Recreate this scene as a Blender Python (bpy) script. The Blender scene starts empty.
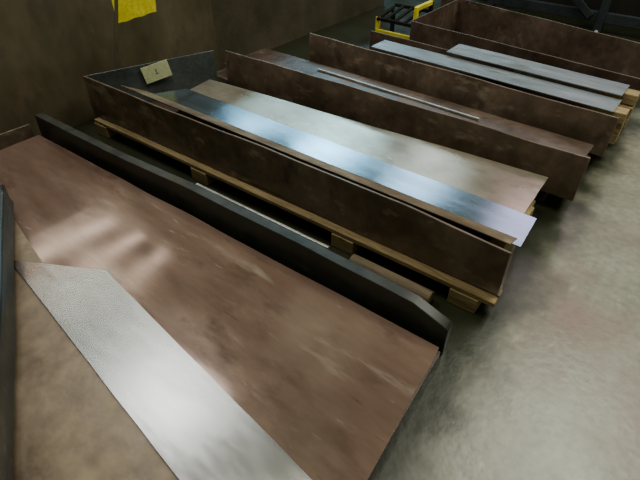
import bpy, bmesh, math, random
from mathutils import Vector, Matrix, noise
random.seed(4)
S=bpy.context.scene
C=S.collection

# ---------------- materials ----------------
def mat(name, c1, c2, c3=None, scale=4, stretch=(1,1,1), rough=(.35,.7), metal=0.0, bump=.1, fine=40, spots=None, spec=.5, shade_grime=None, fc=.12, patches=None, rot=0):
    m=bpy.data.materials.new(name); m.use_nodes=True
    n=m.node_tree.nodes; l=m.node_tree.links
    b=n['Principled BSDF']; b.inputs['Metallic'].default_value=metal
    b.inputs['Specular IOR Level'].default_value=spec
    tc=n.new('ShaderNodeTexCoord'); mp=n.new('ShaderNodeMapping'); mp.inputs['Scale'].default_value=stretch
    mp.inputs['Rotation'].default_value=(0,0,rot)
    l.new(tc.outputs['Object'],mp.inputs[0])
    n1=n.new('ShaderNodeTexNoise'); n1.inputs['Scale'].default_value=scale; n1.inputs['Detail'].default_value=8; n1.inputs['Roughness'].default_value=.6
    l.new(mp.outputs[0],n1.inputs['Vector'])
    r=n.new('ShaderNodeValToRGB'); e=r.color_ramp.elements
    e[0].position=.32; e[0].color=(*c1,1); e[1].position=.70; e[1].color=(*c2,1)
    if c3:
        x=e.new(.52); x.color=(*c3,1)
    l.new(n1.outputs['Fac'],r.inputs[0])
    n2=n.new('ShaderNodeTexNoise'); n2.inputs['Scale'].default_value=fine; n2.inputs['Detail'].default_value=6
    l.new(mp.outputs[0],n2.inputs['Vector'])
    mr=n.new('ShaderNodeMapRange'); mr.inputs[1].default_value=.3; mr.inputs[2].default_value=.7
    mr.inputs[3].default_value=1-fc; mr.inputs[4].default_value=1+fc
    l.new(n2.outputs['Fac'],mr.inputs[0])
    mx=n.new('ShaderNodeMix'); mx.data_type='RGBA'; mx.blend_type='MULTIPLY'; mx.inputs[0].default_value=1
    l.new(r.outputs[0],mx.inputs[6]); l.new(mr.outputs[0],mx.inputs[7])
    out=mx.outputs[2]
    for sp in (spots or []):   # color, scale, threshold, offset, (stretch), (rotation)
        n3=n.new('ShaderNodeTexNoise'); n3.inputs['Scale'].default_value=sp[1]; n3.inputs['Detail'].default_value=8; n3.inputs['Roughness'].default_value=.62
        mp3=n.new('ShaderNodeMapping'); mp3.inputs['Location'].default_value=(sp[3],sp[3]*2,0); l.new(tc.outputs['Object'],mp3.inputs[0])
        if len(sp)>4: mp3.inputs['Scale'].default_value=sp[4]
        if len(sp)>5: mp3.inputs['Rotation'].default_value=(0,0,sp[5])
        l.new(mp3.outputs[0],n3.inputs['Vector'])
        r3=n.new('ShaderNodeValToRGB'); r3.color_ramp.elements[0].position=sp[2]; r3.color_ramp.elements[1].position=sp[2]+.12
        l.new(n3.outputs['Fac'],r3.inputs[0])
        m3=n.new('ShaderNodeMix'); m3.data_type='RGBA'; l.new(r3.outputs[0],m3.inputs[0]); l.new(out,m3.inputs[6]); m3.inputs[7].default_value=(*sp[0],1)
        out=m3.outputs[2]
    for st in (patches or []):   # (colour, x, y, radius, strength): soft colour patches, rusty spills on the floor
        nz=n.new('ShaderNodeTexNoise'); nz.inputs['Scale'].default_value=4; nz.inputs['Detail'].default_value=8; l.new(tc.outputs['Object'],nz.inputs['Vector'])
        vd=n.new('ShaderNodeVectorMath'); vd.operation='DISTANCE'; l.new(tc.outputs['Object'],vd.inputs[0]); vd.inputs[1].default_value=(st[1],st[2],0)
        mm=n.new('ShaderNodeMath'); mm.operation='MULTIPLY_ADD'; mm.inputs[1].default_value=st[3]*1.6; l.new(nz.outputs['Fac'],mm.inputs[0]); l.new(vd.outputs['Value'],mm.inputs[2])
        ms=n.new('ShaderNodeMapRange'); ms.interpolation_type='SMOOTHSTEP'; ms.inputs[1].default_value=st[3]*.8; ms.inputs[2].default_value=st[3]*1.8; ms.inputs[3].default_value=st[4]; ms.inputs[4].default_value=0
        l.new(mm.outputs[0],ms.inputs[0])
        m5=n.new('ShaderNodeMix'); m5.data_type='RGBA'; l.new(ms.outputs[0],m5.inputs[0]); l.new(out,m5.inputs[6]); m5.inputs[7].default_value=(*st[0],1)
        out=m5.outputs[2]
    if shade_grime:   # grime plus painted shade, darkening the floor around and under the trays
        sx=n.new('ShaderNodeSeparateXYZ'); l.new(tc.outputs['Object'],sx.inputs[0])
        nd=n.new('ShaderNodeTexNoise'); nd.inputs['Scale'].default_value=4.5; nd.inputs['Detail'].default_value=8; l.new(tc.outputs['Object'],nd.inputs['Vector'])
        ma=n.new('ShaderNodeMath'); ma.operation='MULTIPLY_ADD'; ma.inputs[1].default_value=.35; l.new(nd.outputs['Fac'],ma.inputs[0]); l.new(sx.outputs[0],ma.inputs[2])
        md=n.new('ShaderNodeMapRange'); md.interpolation_type='SMOOTHSTEP'; md.inputs[1].default_value=shade_grime[1]; md.inputs[2].default_value=shade_grime[2]; md.inputs[3].default_value=1; md.inputs[4].default_value=0
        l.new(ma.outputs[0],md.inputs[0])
        m4=n.new('ShaderNodeMix'); m4.data_type='RGBA'; l.new(md.outputs[0],m4.inputs[0]); l.new(out,m4.inputs[6]); m4.inputs[7].default_value=(*shade_grime[0],1)
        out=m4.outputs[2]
    l.new(out,b.inputs['Base Color'])
    rr=n.new('ShaderNodeMapRange'); rr.inputs[1].default_value=.35; rr.inputs[2].default_value=.65; rr.inputs[3].default_value=rough[0]; rr.inputs[4].default_value=rough[1]
    l.new(n1.outputs['Fac'],rr.inputs[0]); l.new(rr.outputs[0],b.inputs['Roughness'])
    bp=n.new('ShaderNodeBump'); bp.inputs['Strength'].default_value=bump; bp.inputs['Distance'].default_value=.01
    l.new(n2.outputs['Fac'],bp.inputs['Height']); l.new(bp.outputs[0],b.inputs['Normal'])
    return m

M_floor=mat('concrete',(.215,.213,.162),(.275,.27,.212),(.243,.24,.187),scale=3.5,rough=(.28,.40),bump=.12,fine=30,
    spots=[((.31,.305,.245),2.6,.57,8.4),((.175,.168,.125),6,.60,1.7),((.37,.365,.30),13,.61,5.7,(1,.4,1),.4),((.13,.12,.09),19,.63,3.3),((.18,.155,.12),7,.60,7.3,(.4,1.6,1),.9)],
    patches=[((.22,.125,.10),.02,1.75,.38,.7),((.22,.155,.12),.32,1.40,.26,.6),((.22,.155,.12),.15,2.5,.28,.45)],
    shade_grime=((.020,.023,.011),-.12,.12),fc=.18)
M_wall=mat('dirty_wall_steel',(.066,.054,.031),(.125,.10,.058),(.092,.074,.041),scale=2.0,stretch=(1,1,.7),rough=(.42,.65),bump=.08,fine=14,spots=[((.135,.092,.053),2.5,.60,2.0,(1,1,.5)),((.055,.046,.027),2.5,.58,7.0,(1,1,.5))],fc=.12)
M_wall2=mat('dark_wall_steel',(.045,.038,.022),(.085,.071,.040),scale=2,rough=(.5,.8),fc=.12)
M_wall3=mat('near_black',(.008,.008,.006),(.02,.019,.014),scale=2,rough=(.7,.9),spec=.2)  # near-black base colour for the back wall and bin
M_rust=mat('rusty_plate',(.075,.053,.036),(.185,.13,.09),(.12,.083,.057),scale=3.6,rough=(.28,.48),bump=.15,fine=18,spots=[((.25,.19,.135),5,.57,2.2,(1,1,2)),((.050,.037,.025),6,.59,6.2,(1,1,.6)),((.32,.26,.20),26,.67,6.2,(1,1,.4))],fc=.22)
M_rust_d=mat('dark_rusty_plate',(.045,.030,.021),(.125,.083,.06),(.078,.051,.036),scale=3.6,rough=(.3,.55),bump=.15,fine=18,spots=[((.17,.12,.09),6,.60,4.2),((.030,.023,.016),5,.6,9.2)],fc=.22)
M_red=mat('red_brown_sheet',(.155,.092,.068),(.28,.19,.145),(.21,.132,.10),scale=2.4,stretch=(.5,1.8,1),rot=.5,rough=(.08,.15),metal=.35,bump=.012,fine=10,
    spots=[((.12,.070,.050),2.0,.55,5.2,(.8,2.0,1),.9),((.34,.27,.215),3.2,.60,1.2,(.5,2.6,1),.7),((.43,.37,.31),18,.66,1.2,(.35,2,1),.3),((.085,.05,.038),14,.65,4.2,(.3,2,1),-.4)],fc=.13,
    patches=[((.35,.27,.205),-.75,.95,.34,.5),((.32,.245,.185),-.55,.55,.3,.4)])  # paler patches towards the aisle end of the sheet
M_black=mat('black_steel',(.015,.017,.014),(.036,.038,.032),scale=4,rough=(.28,.48),metal=.0,bump=.15,fine=16,spec=.45,spots=[((.085,.08,.065),14,.62,1,(.4,1,1)),((.05,.038,.026),5,.6,3,(.6,1,1))])
M_blue=mat('blue_grey_sheet',(.175,.26,.33),(.25,.34,.42),scale=2.2,stretch=(.6,3,1),rough=(.14,.22),metal=.9,bump=.015,fine=8,fc=.08,spots=[((.12,.15,.18),2.6,.56,4.1,(1.4,.5,1),.5)])
M_pale=mat('pale_blue_sheet',(.20,.232,.255),(.30,.34,.365),scale=3.5,stretch=(.6,3,1),rough=(.3,.4),metal=.4,bump=.03,fine=10,fc=.14,spots=[((.15,.155,.155),4,.57,4.1,(.6,2,1))])
M_pink=mat('beige_sheet',(.25,.21,.155),(.38,.345,.265),(.315,.275,.205),scale=3.0,stretch=(.7,1.5,1),rough=(.18,.30),metal=.6,bump=.03,fine=18,spots=[((.20,.15,.112),3,.59,3.3),((.45,.42,.34),8,.63,7.7,(.5,1.5,1))],fc=.12)
M_white=mat('pale_grey_sheet',(.25,.255,.25),(.37,.37,.36),scale=2.2,stretch=(.5,2,1),rough=(.20,.30),metal=.8,bump=.02,fine=10,fc=.08,spots=[((.18,.17,.155),4,.57,4.1,(.5,2,1),.1)],
    patches=[((.16,.108,.08),-2.02,.46,.50,1.0)])  # far end of the strip coloured darker and browner
M_tan=mat('tan_sheet',(.13,.09,.054),(.29,.225,.14),(.20,.145,.09),scale=4,rough=(.28,.5),metal=.2,bump=.12,fine=18,fc=.2,spots=[((.08,.053,.035),5,.6,4.1)])
M_wood=mat('pallet_wood',(.19,.135,.06),(.36,.265,.13),scale=3,stretch=(1,8,8),rough=(.6,.85),bump=.3,fine=15,spec=.3,fc=.25,spots=[((.10,.07,.035),9,.62,2.1)])
M_woodd=mat('dark_pallet_wood',(.12,.092,.054),(.25,.19,.115),scale=3,stretch=(1,8,8),rough=(.6,.85),bump=.3,fine=15,spec=.3)
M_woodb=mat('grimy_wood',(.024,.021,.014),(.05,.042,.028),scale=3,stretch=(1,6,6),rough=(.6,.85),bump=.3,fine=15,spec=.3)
M_rubber=mat('black_rubber',(.010,.010,.008),(.022,.021,.017),scale=5,rough=(.8,.95),spec=.05)
M_yellow=mat('yellow_paint',(.55,.46,.015),(.82,.70,.03),scale=5,rough=(.4,.6),spec=.4)
M_spray=mat('worn_yellow_paint',(.60,.52,.02),(.82,.72,.03),scale=5,rough=(.5,.7),spec=.3,spots=[((.30,.25,.04),22,.66,2.2)])
M_teal=mat('dark_teal_steel',(.035,.042,.044),(.08,.092,.094),scale=3,rough=(.3,.5),fc=.2)
M_rack=mat('blackened_teal_steel',(.010,.014,.015),(.024,.031,.033),scale=3,rough=(.7,.85),fc=.2,spec=.2)
M_paper=mat('cream_paper',(.50,.54,.30),(.62,.65,.40),scale=5,rough=(.6,.8),bump=.03)
M_ink=mat('ink',(.12,.13,.10),(.17,.18,.14))
M_gal=mat('galvanised_strip',(.34,.34,.32),(.60,.60,.56),scale=6,rough=(.3,.45),metal=.35,fc=.25)

# ---------------- helpers ----------------
def finish(bm,name,m,parent=None,bevel=.003,smooth=False):
    me=bpy.data.meshes.new(name); bmesh.ops.recalc_face_normals(bm,faces=bm.faces); bm.to_mesh(me); bm.free()
    o=bpy.data.objects.new(name,me); C.objects.link(o); me.materials.append(m)
    if bevel:
        b=o.modifiers.new('bevel','BEVEL'); b.width=bevel; b.segments=2; b.limit_method='ANGLE'
    if smooth:
        for p in me.polygons: p.use_smooth=True
        me.set_sharp_from_angle(angle=math.radians(30))
    if parent: o.parent=parent
    return o
def tag(o,label,cat,group=None):
    o['label']=label; o['category']=cat
    if group: o['group']=group
    return o
def empty(name,loc=(0,0,0)):
    e=bpy.data.objects.new(name,None); e.empty_display_size=.1; C.objects.link(e); e.location=(0,0,0); return e
def add_box(bm,x0,x1,y0,y1,z0,z1,M=None):
    vs=[bm.verts.new(Vector(p)) for p in [(x0,y0,z0),(x1,y0,z0),(x1,y1,z0),(x0,y1,z0),(x0,y0,z1),(x1,y0,z1),(x1,y1,z1),(x0,y1,z1)]]
    for f in [(0,3,2,1),(4,5,6,7),(0,1,5,4),(1,2,6,5),(2,3,7,6),(3,0,4,7)]: bm.faces.new([vs[i] for i in f])
    if M:
        for v in vs: v.co=M@v.co
    return vs
def add_bar(bm,a,b,w,h):
    a=Vector(a); b=Vector(b); d=b-a; L=d.length
    q=d.to_track_quat('X','Z').to_matrix().to_4x4()
    add_box(bm,0,L,-w/2,w/2,-h/2,h/2,Matrix.Translation(a)@q)
def bar(name,a,b,w,h,m,parent=None,bev=.004):
    bm=bmesh.new(); add_bar(bm,a,b,w,h); return finish(bm,name,m,parent,bev)
def sheet(name,a,b,c,d,th,m,parent=None,wave=.006,nx=48,ny=16,seed=0,fx=1.2,fy=1.8,ragged=.0015):
    a,b,c,d=map(Vector,(a,b,c,d)); bm=bmesh.new(); top=[];bot=[]
    for j in range(ny+1):
        rt=[];rb=[]
        for i in range(nx+1):
            u=i/nx;v=j/ny
            p=(a*(1-u)+b*u)*(1-v)+(d*(1-u)+c*u)*v
            z=noise.noise(Vector((p.x*fx+seed*7,p.y*fy+p.x*.5,seed)))*wave
            p=p+Vector((noise.noise(Vector((u*9,v*5,seed+3)))*ragged,noise.noise(Vector((u*9,v*5,seed+9)))*ragged,z+wave*.5))
            rt.append(bm.verts.new(p+Vector((0,0,th)))); rb.append(bm.verts.new(p))
        top.append(rt);bot.append(rb)
    for j in range(ny):
        for i in range(nx):
            bm.faces.new([top[j][i],top[j][i+1],top[j+1][i+1],top[j+1][i]])
            bm.faces.new([bot[j][i],bot[j+1][i],bot[j+1][i+1],bot[j][i+1]])
    for i in range(nx):
        bm.faces.new([bot[0][i],bot[0][i+1],top[0][i+1],top[0][i]])
        bm.faces.new([bot[ny][i+1],bot[ny][i],top[ny][i],top[ny][i+1]])
    for j in range(ny):
        bm.faces.new([bot[j+1][0],bot[j][0],top[j][0],top[j+1][0]])
        bm.faces.new([bot[j][nx],bot[j+1][nx],top[j+1][nx],top[j][nx]])
    return finish(bm,name,m,parent,bevel=0,smooth=True)
def upright(name,pts,th,m,parent=None,bow=.012,seed=0,bev=.003):
    P=[]
    for k in range(len(pts)-1):
        p,q=pts[k],pts[k+1]; N=max(2,int(math.hypot(q[0]-p[0],q[1]-p[1])/.08))
        for i in range(N): P.append([p[j]+(q[j]-p[j])*i/N for j in range(4)])
    P.append(list(pts[-1])); bm=bmesh.new(); R=[]
    prof=[(-.5,0),(.5,0),(.5,.33),(.5,.66),(.5,1),(-.5,1),(-.5,.66),(-.5,.33)]
    for i,p in enumerate(P):
        q=P[min(i+1,len(P)-1)];o=P[max(i-1,0)]
        t=Vector((q[0]-o[0],q[1]-o[1],0)).normalized(); nrm=Vector((-t.y,t.x,0))
        ring=[]
        for s,h in prof:
            off=noise.noise(Vector((p[0]*1.3+seed*5,p[1]*1.3,h*1.5)))*bow+noise.noise(Vector((p[0]*4+seed*5,p[1]*4,h*2.5)))*bow*.25
            dz=(noise.noise(Vector((p[0]*2+seed,9,p[1])))*.4+noise.noise(Vector((p[0]*9+seed,9,p[1])))*.12)*bow*h
            ring.append(bm.verts.new(Vector((p[0],p[1],p[2]+(p[3]-p[2])*h+dz))+nrm*(s*th+off)))
        R.append(ring)
    n=len(prof)
    for i in range(len(R)-1):
        for k in range(n): bm.faces.new([R[i][k],R[i][(k+1)%n],R[i+1][(k+1)%n],R[i+1][k]])
    bm.faces.new(R[0][::-1]); bm.faces.new(R[-1])
    return finish(bm,name,m,parent,bevel=bev,smooth=True)
def pallet(p,q,depth,zt,blocks,label,m=M_wood,short=0):
    e=empty('wooden_pallet'); tag(e,label,'pallet','wooden pallets under the steel trays')
    ang=math.atan2(q[1]-p[1],q[0]-p[0]); L=math.hypot(q[0]-p[0],q[1]-p[1])
    M=Matrix.Translation((p[0],p[1],0))@Matrix.Rotation(ang,4,'Z')
    for k,y in enumerate((0,depth/2-.05,depth-.10)):
        bm=bmesh.new(); add_box(bm,0,L-(short if k else 0),y,y+.10,zt-.024,zt,M); finish(bm,'deck_board',m,e,.003)
        for x in blocks:
            x2=x-(short if k else 0)
            bm=bmesh.new(); add_box(bm,x2-.065,x2+.065,y-(.006 if k==0 else -.002),y+.098,.0,zt-.0245,M); finish(bm,'block',m,e,.004)
    return e

# ---------------- setting ----------------
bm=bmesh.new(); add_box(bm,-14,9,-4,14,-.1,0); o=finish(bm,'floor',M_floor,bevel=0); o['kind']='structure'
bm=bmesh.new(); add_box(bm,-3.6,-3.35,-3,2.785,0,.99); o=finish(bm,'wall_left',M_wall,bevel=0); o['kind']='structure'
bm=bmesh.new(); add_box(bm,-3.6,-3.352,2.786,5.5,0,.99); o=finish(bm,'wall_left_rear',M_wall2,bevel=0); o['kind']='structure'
bm=bmesh.new(); add_box(bm,-14,9,12,12.2,0,6); o=finish(bm,'wall_back',M_wall3,bevel=0); o['kind']='structure'
for i,(y,dy) in enumerate(((.35,.05),(1.74,.13))):
    o=bar('trim_%d'%(i+1),(-3.353,y,0.02),(-3.353,y+dy*2.2,.98),.014,.030,M_wall2,bev=.003); o['kind']='structure'
bm=bmesh.new(); pts=[]; N=24
y0,y1,z0,z1=1.90,2.25,.578,.95
for i in range(N+1): pts.append((y0+(y1-y0)*i/N, z0+.003*math.sin(i*.7)+.015*i/N))
for i in range(1,14): pts.append((y1+.004*math.sin(i)+.05*i/14, z0+.015+(z1-z0)*i/14))
for i in range(N+1): pts.append((y1-(y1-y0)*i/N+.05, z1+.003*math.sin(i)))
for i in range(1,14): pts.append((y0+.05*(1-i/14)+.004*math.sin(i*1.3), z1-(z1-z0)*i/14))
vf=[bm.verts.new((-3.3485,a,b)) for a,b in pts]; vb=[bm.verts.new((-3.3499,a,b)) for a,b in pts]
bm.faces.new(vf)
for i in range(len(pts)): bm.faces.new([vf[i],vf[(i+1)%len(pts)],vb[(i+1)%len(pts)],vb[i]])
o=finish(bm,'yellow_paint_mark',M_spray,bevel=0); tag(o,'yellow painted rectangle on the dark steel wall','paint mark')

# ---------------- tray A (nearest) ----------------
def zr(x): return .085+.065*(-x-.3)/2.75
def q(pts,off): return [(x,y,zr(x)+off) for x,y in pts]
e=empty('steel_tray'); tag(e,'low wide tray with a thick black folded rim, on the floor','metal tray','steel trays in a row')
sheet('base_plate',(-3.15,-.30,.05),(-.22,-.30,.05),(-.34,1.18,.05),(-3.2,1.04,.05),.02,M_rust,e,wave=.004)
upright('side_panel',[(-3.14,1.10,.0,.262),(-1.8,1.175,.0,.25),(-.50,1.235,0,.215),(-.36,1.242,0,.165),(-.345,1.243,0,.155)],.05,M_black,e,bow=.014,bev=.003)
upright('end_panel',[(-3.22,-.3,.0,.20),(-3.19,1.05,.0,.20)],.012,M_rust,e)
o=sheet('metal_sheet',*q([(-3.05,-.1),(-.25,.25),(-.35,1.18),(-3.08,1.04)],0),.006,M_red,seed=1,wave=.006,fx=1.2,fy=2.4,nx=80,ny=34,ragged=.006)
tag(o,'wide red-brown steel sheet covering the low tray','metal sheet')
o=sheet('metal_sheet',*q([(-2.95,-.22),(-.45,-.28),(-.70,.24),(-2.75,.60)],.026),.005,M_tan,seed=2,wave=.002)
tag(o,'tan rust-coloured sheet under a pale strip','metal sheet')
o=sheet('metal_sheet',*q([(-2.04,.37),(-.55,.215),(-.20,.46),(-1.66,.60)],.036),.002,M_white,seed=3,wave=.006,ragged=.002)
tag(o,'pale grey steel strip on the red-brown sheet','metal sheet')
o=upright('steel_plate',[(-2.43,.550,.192,.31),(-.60,-.335,.15,.31)],.07,M_black,seed=4,bev=.01)
tag(o,'thick black steel plate standing on edge','steel plate')

# things lying between the trays
o=bar('metal_strip',(-2.0,1.375,.06),(-1.06,1.405,.06),.016,.018,M_gal); tag(o,'thin galvanised strip lying beside the pallet','metal strip')
o=bar('metal_strip',(-1.55,1.345,.05),(-1.04,1.365,.05),.02,.014,M_gal); tag(o,'short dull metal offcut lying beside the pallet','metal strip')
o=bar('wooden_batten',(-2.15,1.335,.019),(-.95,1.375,.019),.10,.038,M_woodb); tag(o,'dirty flat batten on the floor between trays','wood batten')
bm=bmesh.new()
bmesh.ops.create_cone(bm,cap_ends=True,segments=20,radius1=.036,radius2=.034,depth=.42,matrix=Matrix.Translation((-.725,1.432,.037))@Matrix.Rotation(math.atan2(.015,.41),4,'Z')@Matrix.Rotation(math.pi/2,4,'Y'))
o=finish(bm,'wooden_batten',M_woodd,bevel=.004,smooth=True); tag(o,'rounded wooden pole piece on the floor beside the pallet','wood batten')

# ---------------- tray B ----------------
pallet((-3.12,1.43),(-.27,1.515),.85,.105,(.06,1.04,2.08,2.72),'pale wooden pallet under the rusty tray',short=.10)
e=empty('steel_tray'); tag(e,'rusty brown tray holding pale sheets, open at the aisle end','metal tray','steel trays in a row')
sheet('base_plate',(-3.14,1.47,.106),(-.27,1.56,.106),(-.42,2.34,.106),(-2.86,2.32,.106),.008,M_rust_d,e,wave=.003)
upright('side_panel',[(-3.16,1.47,.106,.385),(-1.7,1.53,.106,.38),(-.28,1.56,.106,.365)],.012,M_rust,e,seed=1,bow=.02)
upright('end_panel',[(-3.17,1.48,.106,.385),(-2.86,2.34,.106,.385)],.012,M_teal,e,seed=2)
for x in (-2.5,-.38):
    o=bar('wooden_bearer',(x,1.6,.18),(x,2.10,.18),.07,.11,M_wood,bev=.005); tag(o,'wooden bearer carrying the sheets inside the tray','wood bearer','bearers in the trays')
o=sheet('metal_sheet',(-2.92,1.575,.345),(-.31,1.630,.33),(-.31,1.735,.29),(-2.80,1.69,.295),.006,M_tan,seed=5,wave=.002); tag(o,'narrow tan sheet leaning along the rusty tray side','metal sheet')
o=sheet('metal_sheet',(-2.70,1.88,.24),(-.36,1.93,.24),(-.38,2.38,.24),(-2.74,2.17,.24),.006,M_pink,seed=6,wave=.010); tag(o,'beige pinkish steel sheet beside the blue-grey sheet','metal sheet')
o=sheet('metal_sheet',(-2.84,1.68,.262),(-.285,1.725,.262),(-.30,1.965,.262),(-2.70,1.93,.262),.004,M_blue,seed=7,wave=.006); tag(o,'long blue-grey steel sheet lying in the rusty tray','metal sheet')
e=empty('paper_tag'); tag(e,'small cream paper tag at the tray corner','tag')
T=Matrix.Translation((-2.975,1.915,.27))@Matrix.Rotation(math.radians(66),4,'Z')@Matrix.Rotation(math.radians(-10),4,'Y')
bm=bmesh.new(); add_box(bm,-.095,.095,-.002,.002,.0,.115,T); finish(bm,'paper',M_paper,e,0)
bm=bmesh.new(); add_box(bm,-.004,.002,-.004,-.0022,.045,.080,T); add_box(bm,-.010,.010,-.004,-.0022,.045,.049,T); finish(bm,'ink_mark',M_ink,e,0)

# ---------------- tray C ----------------
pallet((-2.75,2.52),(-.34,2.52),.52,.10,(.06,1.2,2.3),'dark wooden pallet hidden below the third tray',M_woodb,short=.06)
e=empty('steel_tray'); tag(e,'dark brown rusty tray with a tall dented side','metal tray','steel trays in a row')
sheet('base_plate',(-3.1,2.47,.101),(-.26,2.50,.101),(-.30,3.02,.101),(-3.1,3.05,.101),.008,M_rust_d,e,wave=.003)
upright('side_panel',[(-2.82,2.42,.101,.375),(-1.5,2.45,.101,.375),(-.24,2.48,.101,.365)],.012,M_rust,e,seed=3,bow=.02)
for x in (-2.6,-.45):
    o=bar('wooden_bearer',(x,2.55,.15),(x,2.95,.15),.07,.07,M_woodd,bev=.005); tag(o,'dark wooden bearer under the brown sheet','wood bearer','bearers in the trays')
o=sheet('metal_sheet',(-3.0,2.54,.188),(-.30,2.52,.188),(-.30,3.0,.188),(-3.0,3.02,.188),.006,M_rust_d,seed=8,wave=.005,fx=2); tag(o,'brown rusty sheet inside the dark tray','metal sheet')
o=bar('metal_strip',(-2.32,2.90,.206),(-.97,2.87,.206),.013,.012,M_gal,bev=.002); tag(o,'thin bright strip lying on the brown sheet','metal strip')

# ---------------- tray D ----------------
pallet((-2.6,3.14),(-.30,3.14),.54,.10,(.06,1.2,2.2),'wooden pallet below the fourth tray',M_wood)
e=empty('steel_tray'); tag(e,'rusty tray holding grey sheets with wood blocks at the end','metal tray','steel trays in a row')
sheet('base_plate',(-2.62,3.12,.101),(-.26,3.08,.101),(-.30,3.66,.101),(-2.62,3.72,.101),.008,M_rust_d,e,wave=.003)
upright('side_panel',[(-2.62,3.17,.101,.355),(-1.5,3.12,.101,.355),(-.24,3.08,.101,.35)],.012,M_rust,e,seed=5,bow=.02)
upright('side_panel',[(-2.4,3.75,.101,.28),(-.27,3.69,.101,.28)],.012,M_rust_d,e,seed=12,bow=.01)
o=sheet('metal_sheet',(-2.08,3.27,.328),(-.29,3.18,.335),(-.29,3.39,.335),(-2.08,3.47,.328),.005,M_pale,seed=9,wave=.003); tag(o,'pale grey sheet in the fourth tray','metal sheet')
o=sheet('metal_sheet',(-1.52,3.435,.362),(-.30,3.39,.362),(-.30,3.60,.362),(-1.52,3.65,.362),.005,M_pale,seed=10,wave=.003); tag(o,'pale blue-grey sheet beside the other pale one','metal sheet')
for (y,z) in ((3.26,.2985),(3.52,.3235),(3.28,.227),(3.50,.250),(3.28,.1565),(3.50,.177)):
    o=bar('wooden_block',(-.42,y,z),(-.22,y,z),.10,.069,M_wood,bev=.006); tag(o,'pale wooden block under the sheet ends','wood block','blocks at the tray end')

# ---------------- tray E ----------------
e=empty('steel_tray'); tag(e,'dark rusty tray at the far end of the row','metal tray','steel trays in a row')
sheet('base_plate',(-2.1,3.90,.05),(-.3,3.80,.05),(-.40,4.45,.05),(-2.1,4.72,.05),.008,M_rust_d,e,wave=.003)
upright('side_panel',[(-2.1,3.93,.0,.375),(-.24,3.80,.0,.36)],.012,M_rust_d,e,seed=7,bow=.02)
upright('side_panel',[(-2.3,4.88,.0,.39),(-.30,4.50,.0,.37)],.012,M_rust_d,e,seed=8,bow=.02)
upright('end_panel',[(-2.1,3.94,.0,.375),(-2.1,4.84,.0,.38)],.012,M_rust_d,e,seed=2)
o=sheet('metal_sheet',(-1.95,4.1,.062),(-.45,3.95,.062),(-.45,4.4,.062),(-1.95,4.6,.062),.006,M_rust_d,seed=11); tag(o,'dark brown sheet in the far tray','metal sheet')

# ---------------- yellow stand ----------------
e=empty('yellow_stand'); tag(e,'small open yellow steel rack with black bars','metal stand')
for x in (-2.60,-2.20):
    for y in (4.18,4.46):
        bar('leg',(x,y,0),(x,y,.42 if x>-2.5 else .27),.035,.035,M_yellow if (y<4.3) else M_rubber,e)
bar('rail',(-2.60,4.16,.05),(-2.30,4.16,.05),.025,.045,M_yellow,e)
bar('rail',(-2.30,4.16,.05),(-2.20,4.16,.05),.025,.035,M_rubber,e)
bar('rail',(-2.60,4.16,.15),(-2.20,4.16,.15),.025,.035,M_yellow,e)
bar('rail',(-2.60,4.16,.26),(-2.20,4.16,.26),.025,.03,M_rubber,e)
bar('rail',(-2.60,4.48,.32),(-2.20,4.48,.32),.03,.03,M_rubber,e)
bar('rail',(-2.20,4.18,.405),(-2.20,4.46,.405),.035,.035,M_yellow,e)
bar('rail',(-2.60,4.18,.255),(-2.60,4.46,.30),.03,.03,M_rubber,e)
for k in range(3):
    bar('cross_bar',(-2.50+k*.10,4.17,.27),(-2.50+k*.10,4.47,.32),.03,.02,M_rubber,e)

# ---------------- far rack ----------------
e=empty('steel_rack'); tag(e,'dark teal steel rack with diagonal braces','rack')
for x in (-2.2,-1.0,.2):
    bar('post',(x,6.0,0),(x,6.0,1.4),.08,.08,M_rack,e,.006)
for z in (.15,.9):
    bar('beam',(-2.2,6.0,z),(.2,6.0,z),.06,.10,M_rack,e,.006)
bar('brace',(-2.1,5.95,.9),(-1.1,5.95,.15),.03,.07,M_rack,e)
bar('brace',(.1,5.95,.15),(-.9,5.95,.9),.03,.07,M_rack,e)
e=empty('storage_bin'); tag(e,'large black steel bin standing behind the rack','storage bin')
for nm,b in (('front_panel',(-2.6,1.6,6.45,6.50,.10,1.3)),('back_panel',(-2.6,1.6,7.45,7.5,.10,1.3)),('side_panel',(-2.6,-2.55,6.50,7.45,.10,1.3)),('side_panel',(1.55,1.6,6.50,7.45,.10,1.3)),('base_plate',(-2.6,1.6,6.45,7.5,.05,.10)),('foot',(-2.5,-2.3,6.5,7.4,0,.05)),('foot',(1.3,1.5,6.5,7.4,0,.05))):
    bm=bmesh.new(); add_box(bm,*b); finish(bm,nm,M_wall3,e,.005)
bm=bmesh.new()
bmesh.ops.create_cone(bm,cap_ends=True,segments=20,radius1=.03,radius2=.03,depth=.10,matrix=Matrix.Translation((-.93,5.55,.05)))
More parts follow.
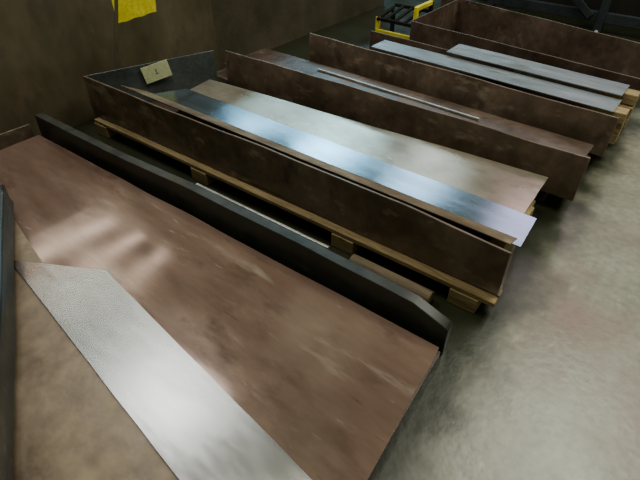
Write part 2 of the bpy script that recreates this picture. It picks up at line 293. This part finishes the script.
bmesh.ops.create_cone(bm,cap_ends=True,segments=20,radius1=.03,radius2=.012,depth=.035,matrix=Matrix.Translation((-.93,5.55,.117)))
o=finish(bm,'canister',M_gal,bevel=.002); tag(o,'small pale canister on the floor by the rack','canister')

# ---------------- lights ----------------
def flat(name,loc,sx,sy,p,col):
    L=bpy.data.lights.new(name,'AREA'); L.shape='RECTANGLE'; L.size=sx; L.size_y=sy; L.energy=p; L.color=col
    o=bpy.data.objects.new(name,L); C.objects.link(o); o.location=loc; return o
flat('hall_lamp',(.6,4.2,4.6),1.5,2.8,190,(1,1,.84))
flat('hall_lamp',(-1.0,1.0,4.6),.5,1.2,45,(1,.96,.78))
flat('skylight',(-6.0,8.3,4.5),1.0,2.6,225,(.42,.80,1))
flat('skylight',(-8.3,8.3,4.5),.7,2.6,85,(.45,.82,1))
flat('skylight',(-3.7,8.3,4.5),.9,2.6,66,(.66,.86,1))
flat('skylight_warm',(-1.3,8.2,4.5),1.2,2.6,40,(1,.74,.92))
flat('near_lamp',(-3.8,1.6,4.8),1.3,1.4,80,(.97,.98,.95))
for k,x in enumerate((-6.0,-6.85,-7.75,-8.75,-9.9)):
    flat('tube_lamp',(x,2.35,4.8),.18+.03*k,2.0,11+4*k,(1,.98,.86))
w=bpy.data.worlds.new('w'); S.world=w; w.use_nodes=True
w.node_tree.nodes['Background'].inputs[0].default_value=(.88,.92,.62,1); w.node_tree.nodes['Background'].inputs[1].default_value=.18

# ---------------- camera ----------------
P=math.radians(40.2); a=math.radians(38.4)
h=Vector((-math.sin(a),math.cos(a),0)); r=Vector((math.cos(a),math.sin(a),0)); Z=Vector((0,0,1))
F=h*math.cos(P)-Z*math.sin(P); U=h*math.sin(P)+Z*math.cos(P)
cam=bpy.data.cameras.new('camera'); cam.sensor_width=36; cam.lens=479/640*36; cam.clip_start=.02
co=bpy.data.objects.new('camera',cam); C.objects.link(co)
co.matrix_world=Matrix(((r.x,U.x,-F.x,0),(r.y,U.y,-F.y,0),(r.z,U.z,-F.z,1.6),(0,0,0,1)))
S.camera=co
